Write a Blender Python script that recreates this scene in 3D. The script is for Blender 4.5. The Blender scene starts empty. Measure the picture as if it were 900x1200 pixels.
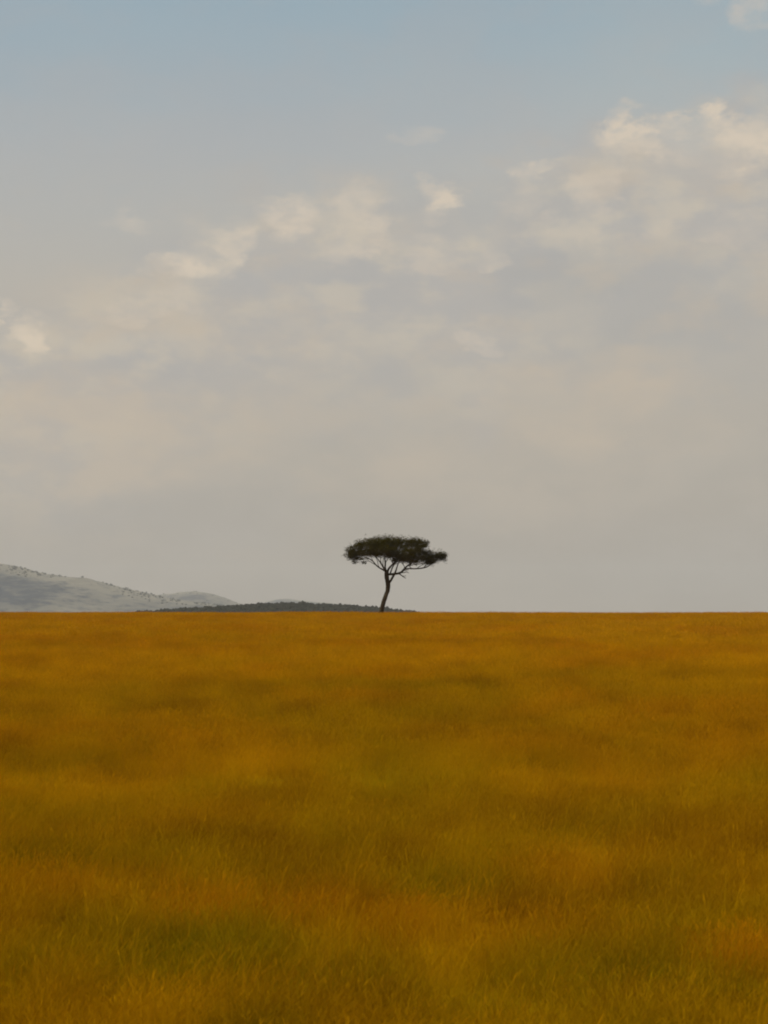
import bpy, bmesh, math, random
import numpy as np
from mathutils import Vector

S = bpy.context.scene
C = S.collection
rnd = random.Random(7)
rng = np.random.default_rng(11)

# ------------------------------------------------------------------ camera
F = 2800.0                 # focal length in pixels of a 1200 px tall frame
EYE = 4.6                  # eye height above the ground at the camera
HORIZ = 717.0              # picture row of eye level
cam = bpy.data.cameras.new('camera')
cam_o = bpy.data.objects.new('camera', cam)
C.objects.link(cam_o)
cam.sensor_fit = 'VERTICAL'
cam.sensor_height = 24.0
cam.lens = F / 1200.0 * 24.0
cam.clip_start = 0.5
cam.clip_end = 60000
cam_o.location = (0, 0, EYE)
cam_o.rotation_euler = (math.radians(90) + math.atan((HORIZ - 600) / F), 0, 0)
cam.dof.use_dof = True
cam.dof.focus_distance = 290
cam.dof.aperture_fstop = 3.2
S.camera = cam_o

# ------------------------------------------------------------------ light, exposure
SUN_EL = math.radians(48)
SUN_AZ = math.radians(-108)          # from the line of sight (+Y), negative = left
S.view_settings.view_transform = 'Standard'
S.view_settings.look = 'None'
S.view_settings.gamma = 1.0
S.view_settings.exposure = 0.0
S.cycles.filter_width = 2.0
S.cycles.use_denoising = True
S.cycles.max_bounces = 6
S.cycles.transparent_max_bounces = 8
sun_dir = Vector((math.sin(SUN_AZ) * math.cos(SUN_EL), math.cos(SUN_AZ) * math.cos(SUN_EL), math.sin(SUN_EL)))
sl = bpy.data.lights.new('sun', 'SUN')
sl.energy = 3.4
sl.angle = math.radians(0.55)
sl.color = (1.0, 0.93, 0.82)
so = bpy.data.objects.new('sun', sl)
so.rotation_euler = (-sun_dir).to_track_quat('-Z', 'Y').to_euler()
C.objects.link(so)

W = bpy.data.worlds.new('World')
S.world = W
W.use_nodes = True


class NT:
    """small helper for building node trees"""

    def __init__(self, tree):
        self.t = tree
        tree.nodes.clear()

    def n(self, kind, **kw):
        nd = self.t.nodes.new(kind)
        for k, v in kw.items():
            setattr(nd, k, v)
        return nd

    def put(self, sock, v):
        if v is None:
            return
        if isinstance(v, bpy.types.NodeSocket):
            self.t.links.new(v, sock)
        else:
            if sock.type == 'RGBA' and len(v) == 3:
                v = (*v, 1.0)
            sock.default_value = v

    def m(self, op, a, b=None, c=None, clamp=False):
        nd = self.n('ShaderNodeMath', operation=op, use_clamp=clamp)
        for i, v in enumerate((a, b, c)):
            self.put(nd.inputs[i], v)
        return nd.outputs[0]

    def vm(self, op, a, b=None):
        nd = self.n('ShaderNodeVectorMath', operation=op)
        self.put(nd.inputs[0], a)
        self.put(nd.inputs[1], b)
        return nd.outputs['Value'] if op in ('LENGTH', 'DOT_PRODUCT') else nd.outputs[0]

    def noise(self, vec, scale, detail=4, rough=0.55, dist=0.0):
        nd = self.n('ShaderNodeTexNoise')
        self.put(nd.inputs['Vector'], vec)
        nd.inputs['Scale'].default_value = scale
        nd.inputs['Detail'].default_value = detail
        nd.inputs['Roughness'].default_value = rough
        nd.inputs['Distortion'].default_value = dist
        return nd.outputs['Fac']

    def ss(self, v, lo, hi, a=0.0, b=1.0):
        nd = self.n('ShaderNodeMapRange', interpolation_type='SMOOTHSTEP')
        self.put(nd.inputs[0], v)
        for i, q in enumerate((lo, hi, a, b)):
            nd.inputs[i + 1].default_value = q
        return nd.outputs[0]

    def mix(self, f, a, b):
        nd = self.n('ShaderNodeMix', data_type='RGBA')
        self.put(nd.inputs[0], f)
        self.put(nd.inputs[6], a)
        self.put(nd.inputs[7], b)
        return nd.outputs[2]

    def ramp(self, f, stops):
        nd = self.n('ShaderNodeValToRGB')
        self.put(nd.inputs[0], f)
        el = nd.color_ramp.elements
        while len(el) < len(stops):
            el.new(0.5)
        for e, (p, c) in zip(el, stops):
            e.position = p
            e.color = (*c, 1)
        return nd.outputs[0]


def build_world():
    t = NT(W.node_tree)
    sky = t.n('ShaderNodeTexSky', sky_type='NISHITA')
    sky.sun_disc = False
    sky.sun_elevation = SUN_EL
    sky.sun_rotation = SUN_AZ % (2 * math.pi)
    sky.air_density = 1.0
    sky.dust_density = 2.0
    sky.ozone_density = 1.0
    bg_sky = t.n('ShaderNodeBackground')
    t.put(bg_sky.inputs[0], sky.outputs[0])
    bg_sky.inputs[1].default_value = 0.10

    d = t.n('ShaderNodeTexCoord').outputs['Generated']
    sep = t.n('ShaderNodeSeparateXYZ')
    t.put(sep.inputs[0], d)
    x, y, z = sep.outputs
    az0 = t.m('ARCTAN2', x, y)
    hyp = t.m('SQRT', t.m('ADD', t.m('MULTIPLY', x, x), t.m('MULTIPLY', y, y)))
    el0 = t.m('ARCTAN2', z, hyp)
    # direction squeezed so that clouds lie flat along the horizon
    sq = t.vm('MULTIPLY', d, (1, 1, 1.9))
    n_big = t.noise(sq, 7.0, 5, 0.5)
    n_mid = t.noise(t.vm('ADD', sq, (3.1, 1.7, 0.4)), 26.0, 6, 0.55)
    n_fine = t.noise(t.vm('ADD', sq, (7.3, 2.2, 1.4)), 70.0, 5, 0.6)
    n_lump = t.noise(t.vm('ADD', sq, (0.7, 6.2, 2.4)), 34.0, 5, 0.55)
    n_wx = t.noise(t.vm('ADD', sq, (1.3, 9.2, 5.4)), 46.0, 5, 0.6)
    n_wy = t.noise(t.vm('ADD', sq, (5.3, 4.2, 8.4)), 46.0, 5, 0.6)
    az = t.m('ADD', az0, t.m('MULTIPLY', t.m('SUBTRACT', n_wx, 0.5), 0.040))
    el = t.m('ADD', el0, t.m('MULTIPLY', t.m('SUBTRACT', n_wy, 0.5), 0.032))

    def blobs(lst, soft=0.0):
        """sum of soft cloud masses given as direction (az, el), radii and weight"""
        tot = None
        for px, py, rx, ry, w in lst:
            a, e = (px - 450) / F, (HORIZ - py) / F
            dx = t.m('MULTIPLY', t.m('SUBTRACT', az, a), F / rx)
            dy = t.m('MULTIPLY', t.m('SUBTRACT', el, e), F / ry)
            r2 = t.m('ADD', t.m('MULTIPLY', dx, dx), t.m('MULTIPLY', dy, dy))
            g = t.m('MULTIPLY', t.ss(r2, soft, 1.6, 1.0, 0.0), w)
            tot = g if tot is None else t.m('ADD', tot, g)
        return tot

    # thin grey-beige veil: thick low down, opening to blue higher up
    tilt = t.m('MULTIPLY', t.m('MAXIMUM', t.m('MINIMUM', az0, 0.3), -0.3), 0.17)
    v = t.m('SUBTRACT', el0, tilt)
    v = t.m('ADD', v, t.m('MULTIPLY', t.m('SUBTRACT', n_big, 0.5), 0.09))
    v = t.m('ADD', v, t.m('MULTIPLY', t.m('SUBTRACT', n_mid, 0.5), 0.045))
    veil = t.ss(v, 0.12, 0.275, 1.0, 0.62)
    veil_col = t.ramp(t.m('MULTIPLY', el0, 1 / 0.26, clamp=True), [
        (0.0, (0.405, 0.352, 0.292)), (0.22, (0.432, 0.397, 0.343)),
        (0.5, (0.485, 0.448, 0.392)), (0.75, (0.455, 0.462, 0.445)), (1.0, (0.36, 0.475, 0.505))])
    # cooler grey undersides and warm beige drifts
    cool = blobs([(760, 350, 190, 60, .8), (820, 420, 190, 50, .6), (640, 330, 90, 40, .4),
                  (440, 330, 60, 40, .25), (560, 250, 120, 40, .35), (250, 600, 120, 60, .4),
                  (700, 240, 60, 25, .35), (450, 450, 60, 60, .3), (880, 660, 200, 60, .3)], 0.0)
    cool = t.m('MULTIPLY', cool, t.ss(n_mid, 0.3, 0.6, 0.5, 1.0), clamp=True)
    warm = blobs([(90, 510, 190, 80, .8), (200, 540, 130, 50, .5), (650, 480, 150, 50, .55),
                  (760, 490, 110, 45, .45), (600, 550, 170, 60, .5), (130, 360, 150, 40, .6),
                  (300, 420, 100, 60, .3), (830, 200, 150, 60, .5), (840, 285, 110, 30, .5),
                  (420, 560, 90, 30, .4), (350, 260, 160, 60, .3), (700, 440, 120, 30, .45)], 0.0)
    lump = t.m('MULTIPLY', t.ss(n_mid, 0.50, 0.68, 0.0, 0.55), t.ss(v, 0.05, 0.12))
    lump = t.m('MULTIPLY', lump, t.ss(v, 0.16, 0.215, 1.0, 0.0))
    warm = t.m('ADD', t.m('MULTIPLY', warm, t.ss(n_mid, 0.3, 0.65, 0.35, 1.0)), lump, clamp=True)
    # a long soft bank of cloud climbing from left to right: ragged top edge, lumpy inside
    fc = t.n('ShaderNodeFloatCurve')
    cu = fc.mapping.curves[0]
    edge = [(-400, 400), (0, 345), (60, 350), (120, 328), (190, 285), (262, 250), (330, 228), (420, 214), (470, 226), (522, 206),
            (565, 236), (605, 192), (650, 180), (690, 158), (735, 138), (785, 146), (850, 138), (900, 118), (1000, 150), (1300, 200)]
    P = [(((a - 450) / F + 0.32) / 0.64, (HORIZ - b) / F / 0.3) for a, b in edge]
    cu.points[0].location, cu.points[1].location = P[0], P[-1]
    for q in P[1:-1]:
        cu.points.new(*q)
    fc.mapping.update()
    t.put(fc.inputs['Value'], t.m('MULTIPLY_ADD', az0, 1 / 0.64, 0.5, clamp=True))
    top = t.m('MULTIPLY', fc.outputs[0], 0.3)
    dd = t.m('SUBTRACT', top, el)
    dd = t.m('ADD', dd, t.m('MULTIPLY', t.m('SUBTRACT', n_mid, 0.5), 0.05))
    bank = t.m('MULTIPLY', t.ss(dd, -0.012, 0.018), t.ss(dd, 0.045, 0.125, 1.0, 0.0))
    lumps = t.m('MULTIPLY', t.ss(n_lump, 0.42, 0.62), t.ss(n_fine, 0.25, 0.55, 0.5, 1.0))
    rim = t.m('MULTIPLY', t.ss(dd, 0.0, 0.010), t.ss(dd, 0.012, 0.04, 1.0, 0.0))
    lumps = t.m('ADD', t.m('MULTIPLY', lumps, 0.75), t.m('MULTIPLY', rim, 0.30), clamp=True)
    bank_col = t.mix(lumps, (0.425, 0.415, 0.405), (0.60, 0.53, 0.425))
    veil_col = t.mix(t.m('MULTIPLY', bank, 0.72), veil_col, bank_col)
    veil_col = t.mix(t.m('MULTIPLY', t.ss(n_mid, 0.36, 0.66), 0.20), veil_col, (0.56, 0.49, 0.405))
    c1 = t.mix(t.m('MULTIPLY', cool, 0.6), veil_col, (0.385, 0.385, 0.375))
    c2 = t.mix(t.m('MULTIPLY', warm, 0.62), c1, (0.560, 0.470, 0.365))
    # sunlit cumulus heads
    puff = blobs([(765, 168, 60, 24, .45), (855, 185, 60, 28, .45), (738, 150, 26, 14, .9), (790, 156, 22, 10, .8), (838, 150, 30, 13, .9),
                  (740, 172, 44, 20, .55), (880, 165, 50, 26, .7), (520, 229, 22, 20, .95),
                  (522, 250, 24, 20, .4), (622, 203, 22, 15, .65), (342, 250, 40, 24, .75),
                  (425, 250, 30, 36, .55), (412, 298, 34, 18, .65), (268, 285, 22, 38, .75),
                  (235, 300, 40, 40, .3), (222, 318, 40, 14, .6), (32, 396, 20, 26, .85),
                  (2, 366, 12, 16, .9), (150, 262, 34, 15, .4), (480, 160, 30, 14, .45),
                  (885, 30, 30, 24, .6), (805, 2, 40, 14, .35), (700, 235, 24, 28, .4),
                  (660, 270, 40, 20, .3), (575, 312, 26, 14, .45), (562, 400, 24, 14, .4),
                  (500, 300, 30, 20, .3), (160, 368, 34, 14, .35), (205, 352, 28, 16, .3), (855, 275, 40, 20, .45),
                  (770, 270, 30, 14, .3), (605, 240, 30, 20, .25)], 0.0)
    # scattered heads elsewhere round the sky, at the same height band
    outside = t.ss(t.m('ABSOLUTE', az0), 0.17, 0.3)
    band = t.m('MULTIPLY', t.ss(el0, 0.10, 0.17), t.ss(el0, 0.24, 0.42, 1.0, 0.0))
    other = t.m('MULTIPLY', t.m('MULTIPLY', outside, band), t.ss(n_mid, 0.55, 0.72, 0.0, 0.8))
    puff = t.m('ADD', puff, other)
    puff = t.m('MULTIPLY', t.m('MULTIPLY', puff, 1.08), t.m('MULTIPLY', t.ss(n_fine, 0.34, 0.62, 0.45, 1.1), t.ss(n_mid, 0.36, 0.58, 0.35, 1.1)), clamp=True)
    c3 = t.mix(t.m('MULTIPLY', puff, 0.85), c2, (0.72, 0.61, 0.475))
    fac = t.m('MAXIMUM', veil, t.m('MULTIPLY', t.m('MAXIMUM', t.m('MAXIMUM', puff, warm), bank), 0.92), clamp=True)
    bg_c = t.n('ShaderNodeBackground')
    t.put(bg_c.inputs[0], c3)
    bg_c.inputs[1].default_value = 1.0
    mx = t.n('ShaderNodeMixShader')
    t.put(mx.inputs[0], fac)
    t.put(mx.inputs[1], bg_sky.outputs[0])
    t.put(mx.inputs[2], bg_c.outputs[0])
    out = t.n('ShaderNodeOutputWorld')
    t.put(out.inputs[0], mx.outputs[0])


build_world()

# ------------------------------------------------------------------ numpy noise and terrain


def _hash(ix, iy, seed):
    h = (ix.astype(np.int64) * 374761393 + iy.astype(np.int64) * 668265263 + seed * 982451653) & 0xFFFFFFFF
    h = ((h ^ (h >> 13)) * 1274126177) & 0xFFFFFFFF
    return ((h ^ (h >> 16)) & 0xFFFF) / 65535.0


def vnoise(x, y, seed=0):
    x0, y0 = np.floor(x), np.floor(y)
    fx, fy = x - x0, y - y0
    fx = fx * fx * (3 - 2 * fx)
    fy = fy * fy * (3 - 2 * fy)
    a, b = _hash(x0, y0, seed), _hash(x0 + 1, y0, seed)
    c, d = _hash(x0, y0 + 1, seed), _hash(x0 + 1, y0 + 1, seed)
    return (a * (1 - fx) + b * fx) * (1 - fy) + (c * (1 - fx) + d * fx) * fy


def fbm(x, y, seed=0, oct=4, gain=0.5):
    x = np.asarray(x, float)
    y = np.asarray(y, float)
    s, amp, tot = 0, 1.0, 0
    for i in range(oct):
        s = s + amp * vnoise(x * 2 ** i + 17.3 * i, y * 2 ** i - 9.1 * i, seed + i)
        tot += amp
        amp *= gain
    return s / tot


def sstep(v, a, b):
    t = np.clip((v - a) / (b - a), 0, 1)
    return t * t * (3 - 2 * t)


CREST_Y, CREST_Z = 305.0, 3.82


def ground_z(x, y):
    x = np.asarray(x, float)
    y = np.asarray(y, float)
    up = CREST_Z * np.sin(np.pi / 2 * np.clip(y / CREST_Y, -0.3, 1))
    down = -9.0 * sstep(y, CREST_Y, 1500)
    near = 1 - sstep(y, 240, 420)
    bumps = (fbm(x / 9, y / 14, 5, 3) - .5) * (0.42 * near + 0.0) * sstep(y, 5, 25)
    mild = (fbm(x / 16, y / 30, 9, 2) - .5) * 0.22 * sstep(y, 60, 200) * (1 - sstep(y, 500, 800))
    return up + down + bumps + mild


# ------------------------------------------------------------------ materials
def new_mat(name):
    m = bpy.data.materials.new(name)
    m.use_nodes = True
    return m, NT(m.node_tree)


def diffuse_out(t, col, rough=0.9, transl=0.0, tcol=None, normal=None, spec=0.0):
    b = t.n('ShaderNodeBsdfPrincipled')
    t.put(b.inputs['Base Color'], col)
    b.inputs['Roughness'].default_value = rough
    b.inputs['Specular IOR Level'].default_value = spec
    if normal is not None:
        t.put(b.inputs['Normal'], normal)
    sh = b.outputs[0]
    if transl > 0:
        tr = t.n('ShaderNodeBsdfTranslucent')
        t.put(tr.inputs[0], tcol if tcol is not None else col)
        mx = t.n('ShaderNodeMixShader')
        mx.inputs[0].default_value = transl
        t.put(mx.inputs[1], sh)
        t.put(mx.inputs[2], tr.outputs[0])
        sh = mx.outputs[0]
    o = t.n('ShaderNodeOutputMaterial')
    t.put(o.inputs[0], sh)


def mat_grass():
    m, t = new_mat('dry_grass')
    a = t.n('ShaderNodeAttribute', attribute_type='INSTANCER', attribute_name='tint')
    k = t.n('ShaderNodeAttribute', attribute_type='GEOMETRY', attribute_name='kind')
    ks = t.n('ShaderNodeSeparateColor')
    t.put(ks.inputs[0], k.outputs['Color'])
    # stalk colour from the clump, seed heads paler, some blades greener or browner
    col = a.outputs['Color']
    var = t.mix(t.m('MULTIPLY', ks.outputs[1], 0.30), col, (0.60, 0.30, 0.002))
    var = t.mix(t.m('MULTIPLY', ks.outputs[2], 0.45), var, (0.22, 0.085, 0.001))
    head = t.mix(t.m('MULTIPLY', ks.outputs[0], 0.22), var, (0.62, 0.29, 0.002))
    diffuse_out(t, head, 0.85, 0.35)
    return m


def mat_soil():
    m, t = new_mat('grass_thatch')
    a = t.n('ShaderNodeAttribute', attribute_type='GEOMETRY', attribute_name='tint')
    p = t.n('ShaderNodeNewGeometry').outputs['Position']
    n1 = t.noise(p, 1.3, 6, 0.6)
    n2 = t.noise(p, 14.0, 5, 0.65)
    f = t.m('MULTIPLY', t.ss(n1, 0.3, 0.7), t.ss(n2, 0.3, 0.7))
    col = t.mix(t.m('MULTIPLY', f, 0.5), a.outputs['Color'], (0.20, 0.10, 0.002))
    bp = t.n('ShaderNodeBump')
    bp.inputs['Strength'].default_value = 0.5
    bp.inputs['Distance'].default_value = 0.06
    t.put(bp.inputs['Height'], n2)
    diffuse_out(t, col, 0.95, normal=bp.outputs[0])
    return m


def mat_bark():
    m, t = new_mat('acacia_bark')
    tc = t.n('ShaderNodeTexCoord').outputs['Object']
    st = t.vm('MULTIPLY', tc, (1, 1, 0.22))
    n1 = t.noise(st, 18, 6, 0.65)
    n2 = t.noise(tc, 2.0, 4, 0.5)
    col = t.ramp(n1, [(0.3, (0.022, 0.016, 0.009)), (0.7, (0.060, 0.044, 0.024))])
    col = t.mix(t.ss(n2, 0.45, 0.7, 0, .5), col, (0.075, 0.060, 0.034))
    bp = t.n('ShaderNodeBump')
    bp.inputs['Strength'].default_value = 0.8
    bp.inputs['Distance'].default_value = 0.03
    t.put(bp.inputs['Height'], n1)
    diffuse_out(t, col, 0.95, normal=bp.outputs[0])
    return m


def mat_leaf():
    m, t = new_mat('acacia_leaf')
    k = t.n('ShaderNodeAttribute', attribute_type='GEOMETRY', attribute_name='kind')
    ks = t.n('ShaderNodeSeparateColor')
    t.put(ks.inputs[0], k.outputs['Color'])
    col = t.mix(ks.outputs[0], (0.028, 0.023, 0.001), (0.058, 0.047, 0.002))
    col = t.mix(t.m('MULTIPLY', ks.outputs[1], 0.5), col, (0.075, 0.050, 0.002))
    diffuse_out(t, col, 0.8, 0.22)
    return m


def mat_scrub():
    m, t = new_mat('scrub_foliage')
    p = t.n('ShaderNodeNewGeometry').outputs['Position']
    n1 = t.noise(p, 0.12, 4, 0.6)
    col = t.ramp(n1, [(0.3, (0.016, 0.017, 0.010)), (0.7, (0.030, 0.029, 0.017))])
    diffuse_out(t, col, 0.9)
    return m


def mat_hill():
    m, t = new_mat('hill_ground')
    p = t.n('ShaderNodeNewGeometry').outputs['Position']
    a = t.n('ShaderNodeAttribute', attribute_type='GEOMETRY', attribute_name='cover_shade')
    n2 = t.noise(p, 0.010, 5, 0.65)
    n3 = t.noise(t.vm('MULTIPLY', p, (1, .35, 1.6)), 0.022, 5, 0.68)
    scrub_shade = t.m('MULTIPLY', a.outputs['Fac'], t.ss(n3, 0.32, 0.55, .55, 1.0))  # wooded tone and the painted shade of the slope share this mask
    scrub_shade = t.m('ADD', scrub_shade, t.ss(n3, 0.50, 0.64, 0, .55), clamp=True)
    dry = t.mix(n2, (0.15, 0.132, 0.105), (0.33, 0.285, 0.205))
    col = t.mix(scrub_shade, dry, (0.030, 0.040, 0.056))
    diffuse_out(t, col, 0.95)
    return m


M_GRASS, M_SOIL, M_BARK, M_LEAF = mat_grass(), mat_soil(), mat_bark(), mat_leaf()
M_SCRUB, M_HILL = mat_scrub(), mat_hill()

# ------------------------------------------------------------------ colour of the sward
GOLD = np.array((0.68, 0.355, 0.001))
AMBER = np.array((0.60, 0.230, 0.001))
OLIVE = np.array((0.28, 0.190, 0.001))
GREEN = np.array((0.12, 0.115, 0.001))
BROWN = np.array((0.155, 0.060, 0.001))
GRASS_TOP = 0.42


def ground_at(px, py):
    """where the line of sight through a picture point meets the top of the grass"""
    k, u = (py - HORIZ) / F, (px - 450) / F
    lo, hi = 5.0, 300.0
    for _ in range(40):
        mid = (lo + hi) / 2
        zz = CREST_Z * math.sin(math.pi / 2 * mid / CREST_Y) + GRASS_TOP
        if (EYE - zz) / mid > k:
            lo = mid
        else:
            hi = mid
    return u * mid, mid


PATCH = [  # picture point, half size, colour, weight: swathes of greener, redder or browner grass, some dark streaks painted shade
    (420, 802, 190, 9, OLIVE, .75), (530, 802, 80, 8, GREEN, .7), (300, 795, 120, 7, AMBER, .5),
    (700, 794, 140, 8, OLIVE, .6), (840, 792, 70, 6, BROWN, .5), (600, 800, 100, 7, AMBER, .4),
    (860, 815, 80, 12, OLIVE, .4), (320, 875, 120, 16, GOLD, .6), (480, 895, 100, 14, OLIVE, .35),
    (200, 965, 60, 9, BROWN, .9), (285, 970, 50, 13, BROWN, .8), (440, 962, 40, 10, BROWN, .75),  # dark streaks: shade of small dips put into the grass colour
    (300, 990, 120, 7, OLIVE, .4), (60, 990, 80, 14, GREEN, .75), (110, 1015, 110, 18, AMBER, .5),
    (330, 1045, 170, 20, AMBER, .65), (200, 1050, 90, 16, AMBER, .6), (420, 1030, 60, 16, BROWN, .35),
    (510, 1018, 90, 14, GREEN, .85), (610, 1040, 90, 18, BROWN, .55), (560, 1070, 130, 18, AMBER, .6),
    (200, 1095, 80, 20, GREEN, .75), (300, 1115, 120, 20, OLIVE, .7), (400, 1125, 90, 26, GREEN, .6),
    (60, 1100, 70, 28, OLIVE, .6), (780, 1115, 90, 20, GREEN, .75), (860, 1130, 70, 26, GREEN, .6),
    (650, 1120, 110, 22, OLIVE, .6), (740, 1140, 60, 20, BROWN, .35), (860, 1085, 80, 14, AMBER, .8), (700, 1085, 90, 10, AMBER, .5),
    (560, 1140, 60, 20, GREEN, .4), (480, 1160, 120, 22, OLIVE, .5), (300, 1185, 80, 20, GREEN, .5),
    (770, 960, 110, 12, BROWN, .5), (890, 972, 50, 9, BROWN, .6), (700, 950, 70, 10, OLIVE, .5),
    (820, 1060, 100, 20, OLIVE, .4), (120, 920, 90, 16, GOLD, .5), (650, 1000, 90, 20, AMBER, .45),
    (60, 880, 90, 12, OLIVE, .5), (130, 1170, 120, 20, GOLD, .5), (840, 900, 90, 14, OLIVE, .35),
]
PATCH_W = []
for px, py, rx, ry, colr, w in PATCH:
    cx, cy = ground_at(px, py)
    ry *= .75
    _, y0 = ground_at(px, py + ry)
    _, y1 = ground_at(px, py - ry)
    PATCH_W.append((cx, cy, rx / F * cy, max(cy - y0, .3), max(y1 - cy, .3), colr, w))


def sward(x, y):
    """base colour of the grass and its relative height at points of the plain"""
    n = len(x)
    big = fbm(x / 7, y / 16, 21, 4)
    mid = fbm(x / 1.8, y / 4.5, 31, 4)
    red = fbm(x / 4.5, y / 9, 41, 4)
    sml = fbm(x / .55, y / .9, 51, 3)
    col = np.repeat(GOLD[None], n, 0)
    y_near = 1 - sstep(y, 22, 110)

    def lay(c, k):
        nonlocal col
        k = np.clip(k, 0, 1)[:, None]
        col = col * (1 - k) + c[None] * k
    lay(OLIVE, y_near * (.42 + .35 * mid) + (1 - sstep(y, 22, 40)) * .15)
    lay(OLIVE, sstep(big, .54, .70) * (.15 + .35 * y_near))
    lay(AMBER, sstep(red, .48, .66) * (.6 - .3 * y_near))
    lay(OLIVE, sstep(mid, .54, .72) * (.3 + .3 * y_near))
    lay(BROWN, sstep(mid, .45, .24) * (.3 + .25 * y_near))
    wnx = fbm(x / .8, y / 1.6, 61, 5, .6) - .5
    wny = fbm(x / 1.1, y / 1.8, 71, 5, .6) - .5
    h = np.ones(n)
    for cx, cy, rx, r0, r1, c, w in PATCH_W:
        wx = x + wnx * rx * 1.5
        dy = y - cy + wny * (r0 + r1) * .9
        dy = np.where(dy < 0, dy / r0, dy / r1)
        r = np.sqrt(((wx - cx) / rx) ** 2 + dy ** 2)
        k = (w * .62 if cy > 70 else min(1, w * 1.08)) * (1 - sstep(r, .6, 1.2))
        lay(c, k)
        if c is BROWN or c is GREEN:
            h += .06 * k
    lay(BROWN, sstep(sml, .44, .2) * .5)
    tus = fbm(x / .9, y / 1.3, 131, 4, .6)
    lay(BROWN, sstep(tus, .60, .72) * (.2 + .35 * y_near))
    lay(OLIVE, sstep(tus, .42, .30) * .45)
    stk = fbm(x / 2.2, y / 2.6, 151, 5, .6)
    lay(BROWN, sstep(stk, .58, .67) * .42 * (1 - .5 * sstep(y, 60, 160)))
    lay(GREEN, sstep(stk, .36, .27) * .5 * y_near)
    h *= .66 + .45 * fbm(x / 2.2, y / 3.5, 81, 3) + .28 * fbm(x / .5, y / .6, 141, 2)
    return col, h


# ------------------------------------------------------------------ mesh helpers
def mesh_obj(name, verts, faces, mat, parent=None, smooth=False):
    me = bpy.data.meshes.new(name)
    me.from_pydata([tuple(v) for v in verts], [], [tuple(f) for f in faces])
    me.update()
    me.materials.append(mat)
    if smooth:
        me.polygons.foreach_set('use_smooth', [True] * len(me.polygons))
    o = bpy.data.objects.new(name, me)
    C.objects.link(o)
    if parent:
        o.parent = parent
    return o


def set_cols(me, name, cols):
    a = me.attributes.new(name, 'FLOAT_COLOR', 'POINT')
    c = np.ones((len(me.vertices), 4), np.float32)
    c[:, :3] = cols
    a.data.foreach_set('color', c.ravel())


def grid_faces(nr, nc):
    i = np.arange(nr - 1)[:, None] * nc + np.arange(nc - 1)[None]
    i = i.ravel()
    return np.stack([i, i + 1, i + nc + 1, i + nc], 1)


# ------------------------------------------------------------------ the ground: one sheet to the far plain
def build_ground():
    ys = np.concatenate([np.linspace(-60, 6, 12), np.arange(7, 90, .7), np.geomspace(90, 420, 130)[0:],
                         np.geomspace(430, 19500, 60)])
    half = np.concatenate([np.arange(0, 24, .8), np.geomspace(24, 80, 32)[1:], np.geomspace(86, 6400, 30)])
    xs = np.concatenate([-half[:0:-1], half])
    X, Y = np.meshgrid(xs, ys)
    Z = ground_z(X.ravel(), Y.ravel())
    v = np.stack([X.ravel(), Y.ravel(), Z], 1)
    o = mesh_obj('ground', v, grid_faces(len(ys), len(xs)), M_SOIL, smooth=True)
    col, _ = sward(X.ravel(), Y.ravel())
    set_cols(o.data, 'tint', col * .8)
    o['kind'] = 'structure'


build_ground()


# ------------------------------------------------------------------ grass
def make_tuft(i, r, nblade, wide, spread, hvar=.35, stalks=False):
    """one clump of dry grass about one unit tall: curved blades, stalks with seed heads"""
    q = random.Random(100 + i)
    vs, fs, ks = [], [], []

    def strip(pts, ws, side, k):
        b = len(vs)
        for p, w in zip(pts, ws):
            vs.append(p - side * w)
            vs.append(p + side * w)
            ks.extend([k, k])
        for s in range(len(pts) - 1):
            a = b + 2 * s
            fs.append((a, a + 1, a + 3, a + 2))
    wind = Vector((.10, .03, 0))
    for j in range(nblade):
        a = q.uniform(0, 2 * math.pi)
        rr = r * math.sqrt(q.random())
        base = Vector((rr * math.cos(a), rr * math.sin(a), 0))
        h = q.uniform(1 - hvar, 1.05)
        b = a + q.uniform(-.9, .9)
        sp = q.uniform(.1, 1.0) * spread * h
        out = Vector((math.cos(b), math.sin(b), 0)) * sp + wind * h * q.uniform(.2, 1.4)
        stalk = stalks or q.random() < .42
        if not stalk:
            h *= q.uniform(.55, .9)
        p0 = base
        p1 = base + out * .30 + Vector((0, 0, h * .45))
        p2 = base + out * .66 + Vector((0, 0, h * .8))
        p3 = base + out * (1.0 if stalk else 1.15) + Vector((0, 0, h * (1 if stalk else .9)))
        fa = q.uniform(0, math.pi)
        side = Vector((math.cos(fa), math.sin(fa), 0))
        w = wide * q.uniform(.6, 1.2)
        gold, brown = (q.uniform(.6, 3), 0) if stalks else (q.random() ** 2, q.random() ** 3)
        if stalk:
            strip([p0, p1, p2, p3], [w * .5, w * .45, w * .4, w * .3], side, (0, gold, brown))
            # drooping seed head
            dr = (p3 - p2).normalized()
            hl = q.uniform(.12, .22)
            e1 = p3 + dr * hl * .5 + wind * .06
            e2 = p3 + dr * hl * .95 + wind * .22
            hw = wide * q.uniform(.8, 1.5)
            k = (1, gold, brown)
            strip([p3, e1, e2], [hw * .4, hw, hw * .2], side, k)
            s2 = Vector((-side.y, side.x, 0))
            strip([p3, e1, e2], [hw * .3, hw * .8, hw * .15], s2, k)
        else:
            strip([p0, p1, p2, p3], [w, w * .95, w * .7, w * .1], side, (0, gold, brown))
    me = bpy.data.meshes.new('grass_clump')
    me.from_pydata([tuple(v) for v in vs], [], fs)
    me.materials.append(M_GRASS)
    set_cols(me, 'kind', np.array(ks))
    me.update()
    return bpy.data.objects.new('grass_clump', me)


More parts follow.
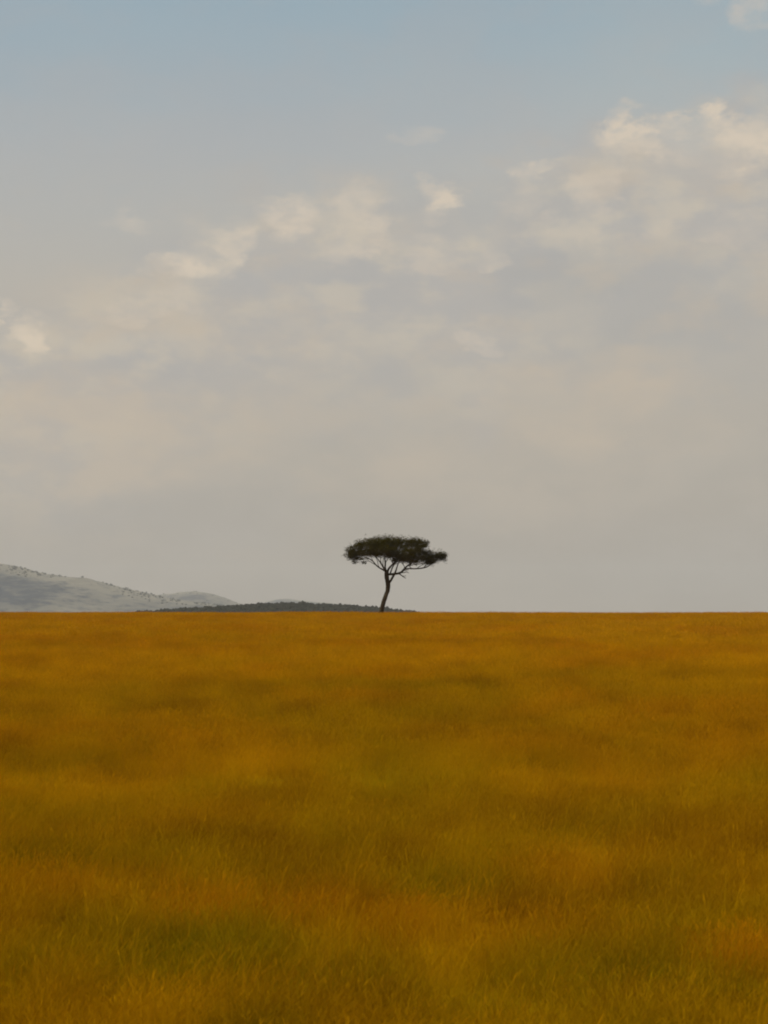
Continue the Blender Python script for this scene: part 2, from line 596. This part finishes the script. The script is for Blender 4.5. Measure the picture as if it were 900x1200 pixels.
def scatter(y0, y1, dens, margin, xlim=None):
    """random points of the plain between two distances, as wide as the view plus a margin"""
    area_w = lambda yy: .1607 * yy * 1.15 + margin
    wmax = area_w(y1)
    n = int((y1 - y0) * 2 * wmax * dens)
    y = rng.uniform(y0, y1, n)
    y = y + (y > y0 + .7 * (y1 - y0)) * rng.uniform(0, .12, n) * y1 - (y < y0 + 9) * (y0 > 30) * rng.uniform(0, 8, n)
    x = rng.uniform(-wmax, wmax, n)
    k = np.abs(x) < area_w(y)
    # thinner and thicker stands, in tussocks about a pace across
    k &= rng.random(n) < .30 + 1.0 * sstep(fbm(x / .8, y / 1.1, 91, 3), .34, .60)
    return x[k], y[k]


def grass_field(protos, x, y, h0, wscale, label, bright=1.0):
    col, h = sward(x, y)
    z = ground_z(x, y)
    n = len(x)
    me = bpy.data.meshes.new('grass')
    me.vertices.add(n)
    me.vertices.foreach_set('co', np.stack([x, y, z - .02], 1).astype(np.float32).ravel())
    col = np.clip(col * rng.uniform(.72, 1.22, (n, 1)) * bright, 0, .8)
    set_cols(me, 'tint', col)
    rot = np.zeros((n, 3), np.float32)
    rot[:, 2] = rng.normal(0, 1.1, n) + np.where(rng.random(n) < .4, rng.uniform(-3, 3, n), 0)
    rot[:, 0] = rng.normal(0, .10, n)
    rot[:, 1] = rng.normal(0, .10, n)
    a = me.attributes.new('turn', 'FLOAT_VECTOR', 'POINT')
    a.data.foreach_set('vector', rot.ravel())
    hh = h0 * h * rng.uniform(.75, 1.25, n)
    sc = np.stack([wscale * rng.uniform(.8, 1.25, n)] * 2 + [hh], 1).astype(np.float32)
    a = me.attributes.new('size', 'FLOAT_VECTOR', 'POINT')
    a.data.foreach_set('vector', sc.ravel())
    a = me.attributes.new('pick', 'INT', 'POINT')
    a.data.foreach_set('value', rng.integers(0, len(protos), n).astype(np.int32))
    me.materials.append(M_GRASS)
    me.update()
    o = bpy.data.objects.new('grass', me)
    C.objects.link(o)
    o['kind'] = 'stuff'
    o['label'] = label
    o['category'] = 'grass'
    src = bpy.data.collections.new('grass_clumps')
    for p in protos:
        src.objects.link(p)
    ng = bpy.data.node_groups.new('grass_scatter', 'GeometryNodeTree')
    ng.interface.new_socket('Geometry', in_out='INPUT', socket_type='NodeSocketGeometry')
    ng.interface.new_socket('Geometry', in_out='OUTPUT', socket_type='NodeSocketGeometry')
    nd, ln = ng.nodes, ng.links
    gi, go = nd.new('NodeGroupInput'), nd.new('NodeGroupOutput')
    iop = nd.new('GeometryNodeInstanceOnPoints')
    ci = nd.new('GeometryNodeCollectionInfo')
    ci.inputs['Collection'].default_value = src
    ci.inputs['Separate Children'].default_value = True
    ci.inputs['Reset Children'].default_value = True

    def attr(nm, ty):
        q = nd.new('GeometryNodeInputNamedAttribute')
        q.data_type = ty
        q.inputs['Name'].default_value = nm
        return next(s for s in q.outputs if s.enabled and s.name == 'Attribute')
    ln.new(gi.outputs[0], iop.inputs['Points'])
    ln.new(ci.outputs[0], iop.inputs['Instance'])
    iop.inputs['Pick Instance'].default_value = True
    ln.new(attr('pick', 'INT'), iop.inputs['Instance Index'])
    ln.new(attr('turn', 'FLOAT_VECTOR'), iop.inputs['Rotation'])
    ln.new(attr('size', 'FLOAT_VECTOR'), iop.inputs['Scale'])
    ln.new(iop.outputs[0], go.inputs[0])
    md = o.modifiers.new('scatter', 'NODES')
    md.node_group = ng
    return n


def build_grass():
    stalks = [make_tuft(60 + i, .10, 3, .0035, .22, .12, stalks=True) for i in range(7)]
    near = [make_tuft(i, .17, 36, .0024, .34) for i in range(7)]
    mid = [make_tuft(20 + i, .24, 36, .0046, .36) for i in range(6)]
    far = [make_tuft(40 + i, .38, 34, .0095, .40) for i in range(6)]
    n = 0
    x, y = scatter(17, 62, 46, 3)
    n += grass_field(near, x, y, .42, 1.0, 'tall golden grass in the foreground with seed heads')
    x, y = scatter(17, 62, 2.6, 3)
    n += grass_field(stalks, x, y, .62, 1.0, 'pale seed stalks rising above the near grass', 1.12)
    x, y = scatter(62, 135, 20, 4)
    n += grass_field(mid, x, y, .48, 1.0, 'golden grass across the middle of the plain')
    x, y = scatter(135, 345, 9.0, 8)
    n += grass_field(far, x, y, .50, 1.0, 'golden grass running up to the skyline')
    print('grass clumps', n)


build_grass()

# ------------------------------------------------------------------ acacia tree
TREE_D = 290.0
TX = (447 - 450) / F * TREE_D
U = TREE_D / F / 5.294               # one tracing unit in metres
TZ0 = EYE + (717 - 715.6) / F * TREE_D
tree_ground = float(ground_z(np.array([TX]), np.array([TREE_D]))[0])
tree = bpy.data.objects.new('acacia_tree', None)
C.objects.link(tree)
tree.location = (TX, TREE_D, tree_ground)
tree['label'] = 'lone flat-topped acacia tree with dark crown standing in the golden grass on the skyline'
tree['category'] = 'tree'


def tp(X, Y, dy=0.0):
    """tracing units to the tree's own metres"""
    return Vector(((X - 355) * U, dy, (612 - Y) * U + TZ0 - tree_ground))


def tube(points, radii, sides=10, rough=.08, seed=0, sub=4):
    q = random.Random(seed)
    P, R = [], []
    n = len(points)
    for i in range(n - 1):
        p0, p1, p2, p3 = points[max(i - 1, 0)], points[i], points[i + 1], points[min(i + 2, n - 1)]
        for s in range(sub):
            t = s / sub
            P.append(.5 * ((2 * p1) + (p2 - p0) * t + (2 * p0 - 5 * p1 + 4 * p2 - p3) * t * t
                           + (3 * p1 - p0 - 3 * p2 + p3) * t ** 3))
            R.append(radii[i] * (1 - t) + radii[i + 1] * t)
    P.append(points[-1])
    R.append(radii[-1])
    vs, fs = [], []
    ref = Vector((.3, 1, .2)).normalized()
    for i, p in enumerate(P):
        d = (P[min(i + 1, len(P) - 1)] - P[max(i - 1, 0)]).normalized()
        a = d.cross(ref).normalized()
        b = d.cross(a).normalized()
        for j in range(sides):
            an = 2 * math.pi * j / sides
            r = R[i] * (1 + rough * math.sin(3 * an + i * .35 + seed) + q.uniform(-rough, rough) * .6)
            vs.append(p + (a * math.cos(an) + b * math.sin(an)) * r)
    for i in range(len(P) - 1):
        for j in range(sides):
            k = (j + 1) % sides
            fs.append((i * sides + j, i * sides + k, (i + 1) * sides + k, (i + 1) * sides + j))
    b = len(vs)
    vs.append(P[-1] + (P[-1] - P[-2]).normalized() * R[-1] * .5)
    for j in range(sides):
        fs.append(((len(P) - 1) * sides + j, (len(P) - 1) * sides + (j + 1) % sides, b))
    return vs, fs


def branch(name, pts, parent, seed, sides=8, rough=.08):
    """pts: (X, Y, depth in metres, diameter in tracing units)"""
    v, f = tube([tp(x, y, d) for x, y, d, w in pts], [w * U / 2 for x, y, d, w in pts], sides, rough, seed)
    return mesh_obj(name, v, f, M_BARK, parent, smooth=True)


def build_tree():
    branch('trunk', [(346, 660, 0, 44), (349, 640, 0, 36), (355, 612, 0, 29), (365, 570, .03, 26), (380, 528, .05, 26),
                     (394, 486, .02, 26), (395, 450, 0, 28), (388, 412, 0, 27), (388, 385, 0, 27), (388, 366, 0, 24)],
           tree, 1, 14, .10)
    limbs = [
        # forked second stem that joins the long right limb
        [(397, 448, -.05, 15), (412, 426, -.15, 15), (426, 402, -.2, 14), (436, 386, -.2, 13), (444, 366, -.3, 10), (452, 340, -.6, 8), (462, 312, -1.0, 6)],
        [(390, 388, 0, 15), (420, 386, -.05, 14), (452, 383, -.1, 14), (478, 374, -.1, 13), (498, 352, -.1, 12), (518, 332, 0, 9), (548, 316, .2, 7), (580, 300, .4, 5), (610, 285, .5, 4)],
        [(494, 357, -.1, 9), (520, 352, -.3, 8), (548, 353, -.5, 8), (580, 352, -.6, 8), (615, 347, -.6, 8), (645, 337, -.5, 7), (680, 310, -.3, 5), (715, 280, -.2, 3)],
        [(388, 374, 0, 13), (368, 360, .05, 11), (345, 348, .1, 9), (322, 330, .15, 8), (302, 306, .2, 7), (275, 288, .4, 6), (235, 272, .5, 4), (190, 262, .5, 3)],
        [(385, 372, 0, 13), (370, 350, -.3, 10), (355, 325, -.7, 9), (338, 300, -1.1, 7), (312, 270, -1.6, 5), (280, 245, -2.1, 3)],
        [(386, 370, .05, 13), (378, 345, .4, 11), (379, 315, .8, 10), (374, 285, 1.3, 7), (362, 250, 2.0, 5), (350, 220, 2.6, 3)],
        [(392, 372, 0, 15), (400, 352, 0, 13), (418, 332, -.1, 11), (436, 312, -.1, 9), (450, 280, -.2, 7), (455, 240, -.3, 5), (450, 200, -.3, 3)],
        [(410, 380, .05, 9), (420, 352, .4, 8), (434, 326, .9, 8), (456, 296, 1.6, 6), (480, 262, 2.4, 5), (500, 232, 3.2, 3)],
    ]
    L = [branch('limb', p, tree, 10 + i) for i, p in enumerate(limbs)]
    twigs = [
        (3, [(345, 348, .1, 5), (335, 330, 0, 4), (330, 305, -.2, 4), (318, 280, -.3, 3)]),
        (3, [(322, 330, .15, 5), (300, 318, .1, 4), (276, 305, 0, 4), (245, 306, 0, 3), (212, 312, 0, 2)]),
        (3, [(302, 306, .2, 5), (290, 280, .6, 4), (262, 255, 1.0, 3), (230, 230, 1.2, 2)]),
        (4, [(362, 338, -.5, 5), (352, 312, -.6, 5), (350, 285, -.6, 4), (345, 260, -.7, 3)]),
        (4, [(370, 350, -.3, 5), (364, 322, .1, 5), (366, 292, .3, 4), (358, 262, .5, 3)]),
        (5, [(379, 318, .8, 5), (392, 295, .9, 4), (402, 268, 1.1, 3)]),
        (6, [(424, 328, -.1, 5), (424, 304, -.8, 5), (418, 280, -1.4, 3), (410, 240, -2.2, 2)]),
        (1, [(500, 350, -.1, 6), (494, 332, -.4, 5), (482, 318, -.8, 5), (478, 290, -1.2, 3)]),
        (1, [(515, 336, 0, 5), (535, 332, .3, 5), (560, 326, .6, 5), (600, 322, .9, 4), (640, 315, 1.0, 3)]),
        (2, [(545, 353, -.5, 5), (530, 340, -1.0, 5), (540, 322, -1.6, 4), (560, 290, -2.4, 3)]),
        (2, [(612, 348, -.6, 5), (640, 325, -1.0, 4), (655, 300, -1.3, 3), (690, 270, -1.4, 2)]),
        (2, [(575, 352, -.6, 5), (592, 338, -.2, 4), (622, 322, 0, 3)]),
        (7, [(436, 324, .9, 5), (460, 318, 1.4, 4), (490, 300, 2.0, 3)]),
    ]
    for i, (k, p) in enumerate(twigs):
        branch('twig', p, L[k], 40 + i, 6)
    for i, p in enumerate([[(458, 382, -.1, 8), (474, 390, -.2, 7), (488, 400, -.25, 6), (506, 412, -.3, 4)],
                           [(474, 377, -.1, 6), (496, 376, -.3, 5), (512, 372, -.4, 5), (524, 380, -.5, 3)],
                           [(486, 366, -.1, 5), (506, 362, -.4, 4), (524, 358, -.6, 3)],
                           [(482, 397, -.25, 4), (496, 398, -.4, 3), (508, 396, -.5, 2)]]):
        branch('dead_branch', p, L[1], 70 + i, 6)

    # crown: flat pads of feathery foliage; X, Y, depth, half width, half height, half depth, sprays
    pads = [
        (182, 240, .3, 46, 34, 1.1, 240), (172, 275, -.4, 38, 26, .9, 190), (160, 255, .6, 24, 34, .7, 110),
        (205, 265, .2, 44, 26, 1.2, 170), (330, 262, -.6, 60, 18, 1.4, 150), (260, 262, -1.2, 50, 18, 1.2, 120), (235, 230, -.8, 60, 34, 1.5, 260),
        (215, 200, .8, 40, 24, 1.1, 110), (250, 215, 1.8, 62, 34, 1.4, 240), (285, 190, .2, 66, 30, 1.8, 280),
        (305, 215, -2.1, 66, 42, 1.5, 330), (345, 182, 1.6, 72, 30, 1.7, 300), (335, 235, 3.2, 72, 36, 1.4, 300),
        (370, 195, -.8, 76, 40, 1.8, 360), (375, 245, -3.2, 74, 36, 1.3, 300), (425, 185, .6, 76, 32, 1.8, 330),
        (440, 235, 2.6, 76, 52, 1.6, 420), (430, 250, -1.6, 60, 50, 1.4, 330), (450, 285, .2, 56, 34, 1.3, 230),
        (480, 200, -1.4, 72, 42, 1.6, 340), (510, 190, 1.0, 60, 28, 1.6, 220), (510, 250, 2.2, 66, 52, 1.5, 360),
        (520, 265, -2.4, 70, 44, 1.5, 340), (500, 290, -.4, 64, 30, 1.4, 240), (560, 200, -.4, 52, 36, 1.3, 200),
        (560, 182, .4, 28, 20, .8, 60), (595, 206, .5, 50, 30, 1.0, 220), (628, 200, .2, 32, 20, .7, 110), (612, 262, .3, 46, 26, 1.0, 170), (540, 308, .3, 60, 18, 1.0, 130),
        (565, 255, .4, 56, 52, 1.5, 330), (585, 295, -1.1, 62, 26, 1.3, 230), (595, 225, -1.6, 38, 30, 1.0, 120),
        (640, 290, -.3, 52, 34, 1.2, 230), (665, 303, -.8, 42, 26, .9, 190), (684, 272, .1, 52, 36, 1.0, 300),
        (722, 274, -.1, 42, 32, .8, 240), (742, 266, .2, 20, 20, .5, 70), (655, 318, .4, 26, 16, .7, 50),
        (196, 310, .0, 20, 11, .5, 34), (246, 316, .0, 18, 8, .4, 20), (225, 285, .5, 46, 16, .9, 90),
        (300, 255, .9, 60, 18, 1.4, 150), (395, 275, 1.2, 36, 22, 1.2, 90),
    ]
    q = np.random.default_rng(5)
    for i, (X, Y, dp, rx, ry, rd, n) in enumerate(pads):
        n = int(n * 1.05)
        vs, fs, ks = [], [], []
        c = tp(X, Y, dp)
        # several sub-clumps so that the pad has an uneven outline
        sub = q.normal(0, 1, (max(4, n // 12), 3))
        sub /= np.maximum(np.linalg.norm(sub, axis=1, keepdims=True), .3)
        sub *= q.uniform(.35, .95, (len(sub), 1))
        for s in range(n):
            m = sub[q.integers(len(sub))] + q.normal(0, .40 if q.random() < .14 else .215, 3)
            sx, sy, sz = m[0] * rx * U, m[1] * rd, m[2] * ry * U
            cen = np.array(c) + np.array((sx, sy, sz))
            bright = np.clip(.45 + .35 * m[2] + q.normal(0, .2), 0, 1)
            yel = q.random() ** 2
            # a spray: a handful of small leaflets fanned in a flat whorl
            nl = int(q.integers(5, 9))
            tilt = q.normal(0, .35, 2)
            for _ in range(nl):
                a = q.uniform(0, 2 * np.pi)
                ln = q.uniform(.10, .24)
                wd = ln * q.uniform(.28, .5)
                dv = np.array((np.cos(a), np.sin(a), q.normal(.12, .35)))
                dv /= np.linalg.norm(dv)
                sd = np.cross(dv, np.array((tilt[0], tilt[1], 1.0)) + q.normal(0, .5, 3))
                sd /= max(np.linalg.norm(sd), 1e-3)
                p = cen + q.normal(0, .07, 3)
                b = len(vs)
                vs += [p, p + dv * ln * .55 - sd * wd * .5, p + dv * ln, p + dv * ln * .55 + sd * wd * .5]
                fs.append((b, b + 1, b + 2, b + 3))
                ks += [(bright, yel, 0)] * 4
        o = mesh_obj('foliage', vs, fs, M_LEAF, tree)
        set_cols(o.data, 'kind', np.array(ks))


build_tree()

# ------------------------------------------------------------------ far woodland rise and hills


def outline(table):
    xs = np.array([a for a, b in table], float)
    hs = np.array([b for a, b in table], float)
    return lambda px: np.interp(px, xs, hs)


def build_hill(name, table, dist, depth, seed, rough, label, x0, x1, nx=260, ny=44, back=1.0, cover_shade=None):
    f = outline(table)
    px = np.linspace(x0, x1, nx)
    xs = (px - 450) / F * dist
    t = np.linspace(-1, back, ny)
    X, T = np.meshgrid(xs, t)
    PXs = np.meshgrid(px, t)[0]
    # spurs and gullies bend the foot of the slope
    bend = (fbm(X / (depth * .25), T * 1.2, seed, 4) - .5)
    prof = np.cos(np.clip(np.abs(T) ** 1.0, 0, 1) * np.pi / 2) ** (1.15 + .9 * bend)
    Hh = f(PXs + bend * 26 * (1 - prof)) / F * dist + EYE + 12
    gl = 1 - .42 * np.abs(fbm(X / (depth * .13), T * 2.0, seed + 7, 4) - .5) * 2 * (1 - prof ** 3)
    Z = -10.5 + Hh * prof * gl
    Z += (fbm(X / 30, T * 20, seed + 3, 3) - .5) * rough * prof
    Z = np.maximum(Z, -11.5)
    Y = dist + T * depth
    v = np.stack([X.ravel(), Y.ravel(), Z.ravel()], 1)
    o = mesh_obj(name, v, grid_faces(ny, nx), M_HILL if cover_shade is None else M_SCRUB, smooth=True)
    # how dark the slope is: scattered thickets, shade painted on the middle slopes, dry grass on crest and foot
    if cover_shade is None:
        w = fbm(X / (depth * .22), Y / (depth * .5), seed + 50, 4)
        k = sstep(prof, .12, .34) * (1 - sstep(prof, .80, .97)) * (.45 + .55 * (1 - sstep(PXs, 95, 135)))  # shaded mid-slope band, strongest at left, put into the colour
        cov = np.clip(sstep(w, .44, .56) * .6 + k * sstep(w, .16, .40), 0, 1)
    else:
        cov = np.full(X.shape, cover_shade)
    set_cols(o.data, 'cover_shade', np.repeat(cov.ravel()[:, None], 3, 1))
    o['kind'] = 'structure'
    o['label'] = label
    return X, Y, Z, prof


def crowns(name, pts, label, parent=None):
    """one mass of small trees and bushes: each a low lumpy crown on a stub of trunk"""
    vs, fs = [], []
    q = np.random.default_rng(3)
    for (x, y, z, r, h) in pts:
        b = len(vs)
        rings = [(0, .22), (.35, .9), (.62, 1.0), (.88, .6)]
        ns = 6
        for zz, rr in rings:
            for j in range(ns):
                a = 2 * math.pi * j / ns + q.uniform(-.3, .3)
                k = r * rr * q.uniform(.65, 1.3)
                vs.append((x + k * math.cos(a), y + k * math.sin(a), z + h * (zz + q.uniform(-.07, .07))))
        vs.append((x + q.uniform(-.2, .2) * r, y, z + h * q.uniform(.95, 1.15)))
        for i in range(3):
            for j in range(ns):
                k = (j + 1) % ns
                fs.append((b + i * ns + j, b + i * ns + k, b + (i + 1) * ns + k, b + (i + 1) * ns + j))
        for j in range(ns):
            fs.append((b + 3 * ns + j, b + 3 * ns + (j + 1) % ns, b + 4 * ns))
    o = mesh_obj(name, vs, fs, M_SCRUB)
    o['kind'] = 'stuff'
    o['label'] = label
    o['category'] = 'trees'
    return o


def build_far():
    # big hill at the left
    main = [(-420, 20), (-330, 44), (-240, 60), (-160, 70), (-90, 66), (-40, 60), (0, 56), (20, 52), (40, 46.5), (60, 43), (80, 40),
            (100, 39), (112, 35), (125, 32), (145, 27), (170, 22), (190, 17), (210, 13), (240, 9), (280, 4), (330, -6), (380, -16)]
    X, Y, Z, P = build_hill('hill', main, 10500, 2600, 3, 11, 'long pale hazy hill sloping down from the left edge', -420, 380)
    pts = []
    q = np.random.default_rng(8)
    idx = np.argwhere((P > .15) & (Y <= 10580))
    idx = idx[q.permutation(len(idx))]
    cl = fbm(X / 330, Y / 560, 77, 3)
    for r, c in idx[:3800]:
        if (cl[r, c] > .60 and P[r, c] > .80 and q.random() < .5) or (P[r, c] > .96 and fbm(X[r, c] / 140, 3.0, 5, 3) > .42):
            s = q.uniform(2.6, 6.0) * (1.5 if q.random() < .08 else 1)
            pts.append((X[r, c] + q.uniform(-18, 18), Y[r, c] + q.uniform(-45, 45), Z[r, c] - 2.5, s, s * q.uniform(1.0, 1.6)))
    # lower knoll behind it
    knoll = [(60, -14), (120, -4), (160, 10), (185, 19), (200, 21), (215, 22.5), (226, 23.5), (240, 22.5), (252, 20), (264, 15.5), (275, 11), (290, 7),
             (306, 5), (330, -4), (380, -14)]
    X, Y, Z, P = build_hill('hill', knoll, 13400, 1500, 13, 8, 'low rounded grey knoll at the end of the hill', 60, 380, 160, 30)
    idx = np.argwhere((P > .3) & (Y <= 13460))
    idx = idx[q.permutation(len(idx))]
    for r, c in idx[:90]:
        s = q.uniform(3, 6)
        pts.append((X[r, c], Y[r, c], Z[r, c] - 1.5, s, s * 1.3))
    crowns('hillside_scrub', pts, 'scattered bushes along the crest and flanks of the hazy hill')
    # faint far ridge
    ridge = [(230, -14), (290, 4), (312, 11), (325, 14.5), (338, 15), (352, 13), (368, 11.5), (400, 9), (450, 2), (500, -14)]
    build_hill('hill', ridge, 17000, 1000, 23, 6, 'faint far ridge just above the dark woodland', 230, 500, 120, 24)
    # dark wooded rise in front
    rise = [(110, -7), (150, -3), (165, -2.6), (200, .3), (240, 3.0), (270, 4.8), (300, 6.6), (340, 7.8), (360, 7.6), (400, 5.8), (430, 3.8),
            (460, .7), (480, -1.5), (492, -3), (510, -5), (560, -8)]
    D = 3000
    X, Y, Z, P = build_hill('wooded_rise', rise, D, 520, 33, 1.0, 'low dark wooded rise on the horizon behind the acacia', 110, 560, 200, 30, cover_shade=1.0)
    pts = []
    xs, ys = X[0], Y[:, 0]
    for k in range(5200):
        ci = int(q.integers(0, len(xs)))
        r = int(q.integers(4, 20))
        s = q.uniform(1.0, 2.1) * (1.35 if q.random() < .06 else 1)
        if not -305 < xs[ci] < 44:
            continue
        pts.append((X[r, ci] + q.uniform(-3, 3), Y[r, ci] + q.uniform(-30, 30), Z[r, ci] - 1.2, s, s * q.uniform(1.0, 2.1)))
    crowns('woodland', pts, 'dark hazy belt of small trees covering the rise behind the acacia')


build_far()

# ------------------------------------------------------------------ haze: one even box of air
def build_haze():
    x0, x1, y0, y1, z0, z1 = -6700, 6700, -120, 19900, -14, 380
    v = [(x0, y0, z0), (x1, y0, z0), (x1, y1, z0), (x0, y1, z0), (x0, y0, z1), (x1, y0, z1), (x1, y1, z1), (x0, y1, z1)]
    f = [(0, 3, 2, 1), (4, 5, 6, 7), (0, 1, 5, 4), (1, 2, 6, 5), (2, 3, 7, 6), (3, 0, 4, 7)]
    m, t = new_mat('haze')
    pv = t.n('ShaderNodeVolumePrincipled')
    pv.inputs['Color'].default_value = (0.94, 0.895, 0.83, 1)
    pv.inputs['Density'].default_value = 5.2e-5
    o = t.n('ShaderNodeOutputMaterial')
    t.put(o.inputs['Volume'], pv.outputs[0])
    h = mesh_obj('haze', v, f, m)
    h['kind'] = 'stuff'
    h['label'] = 'thin pale haze over the whole plain'


build_haze()
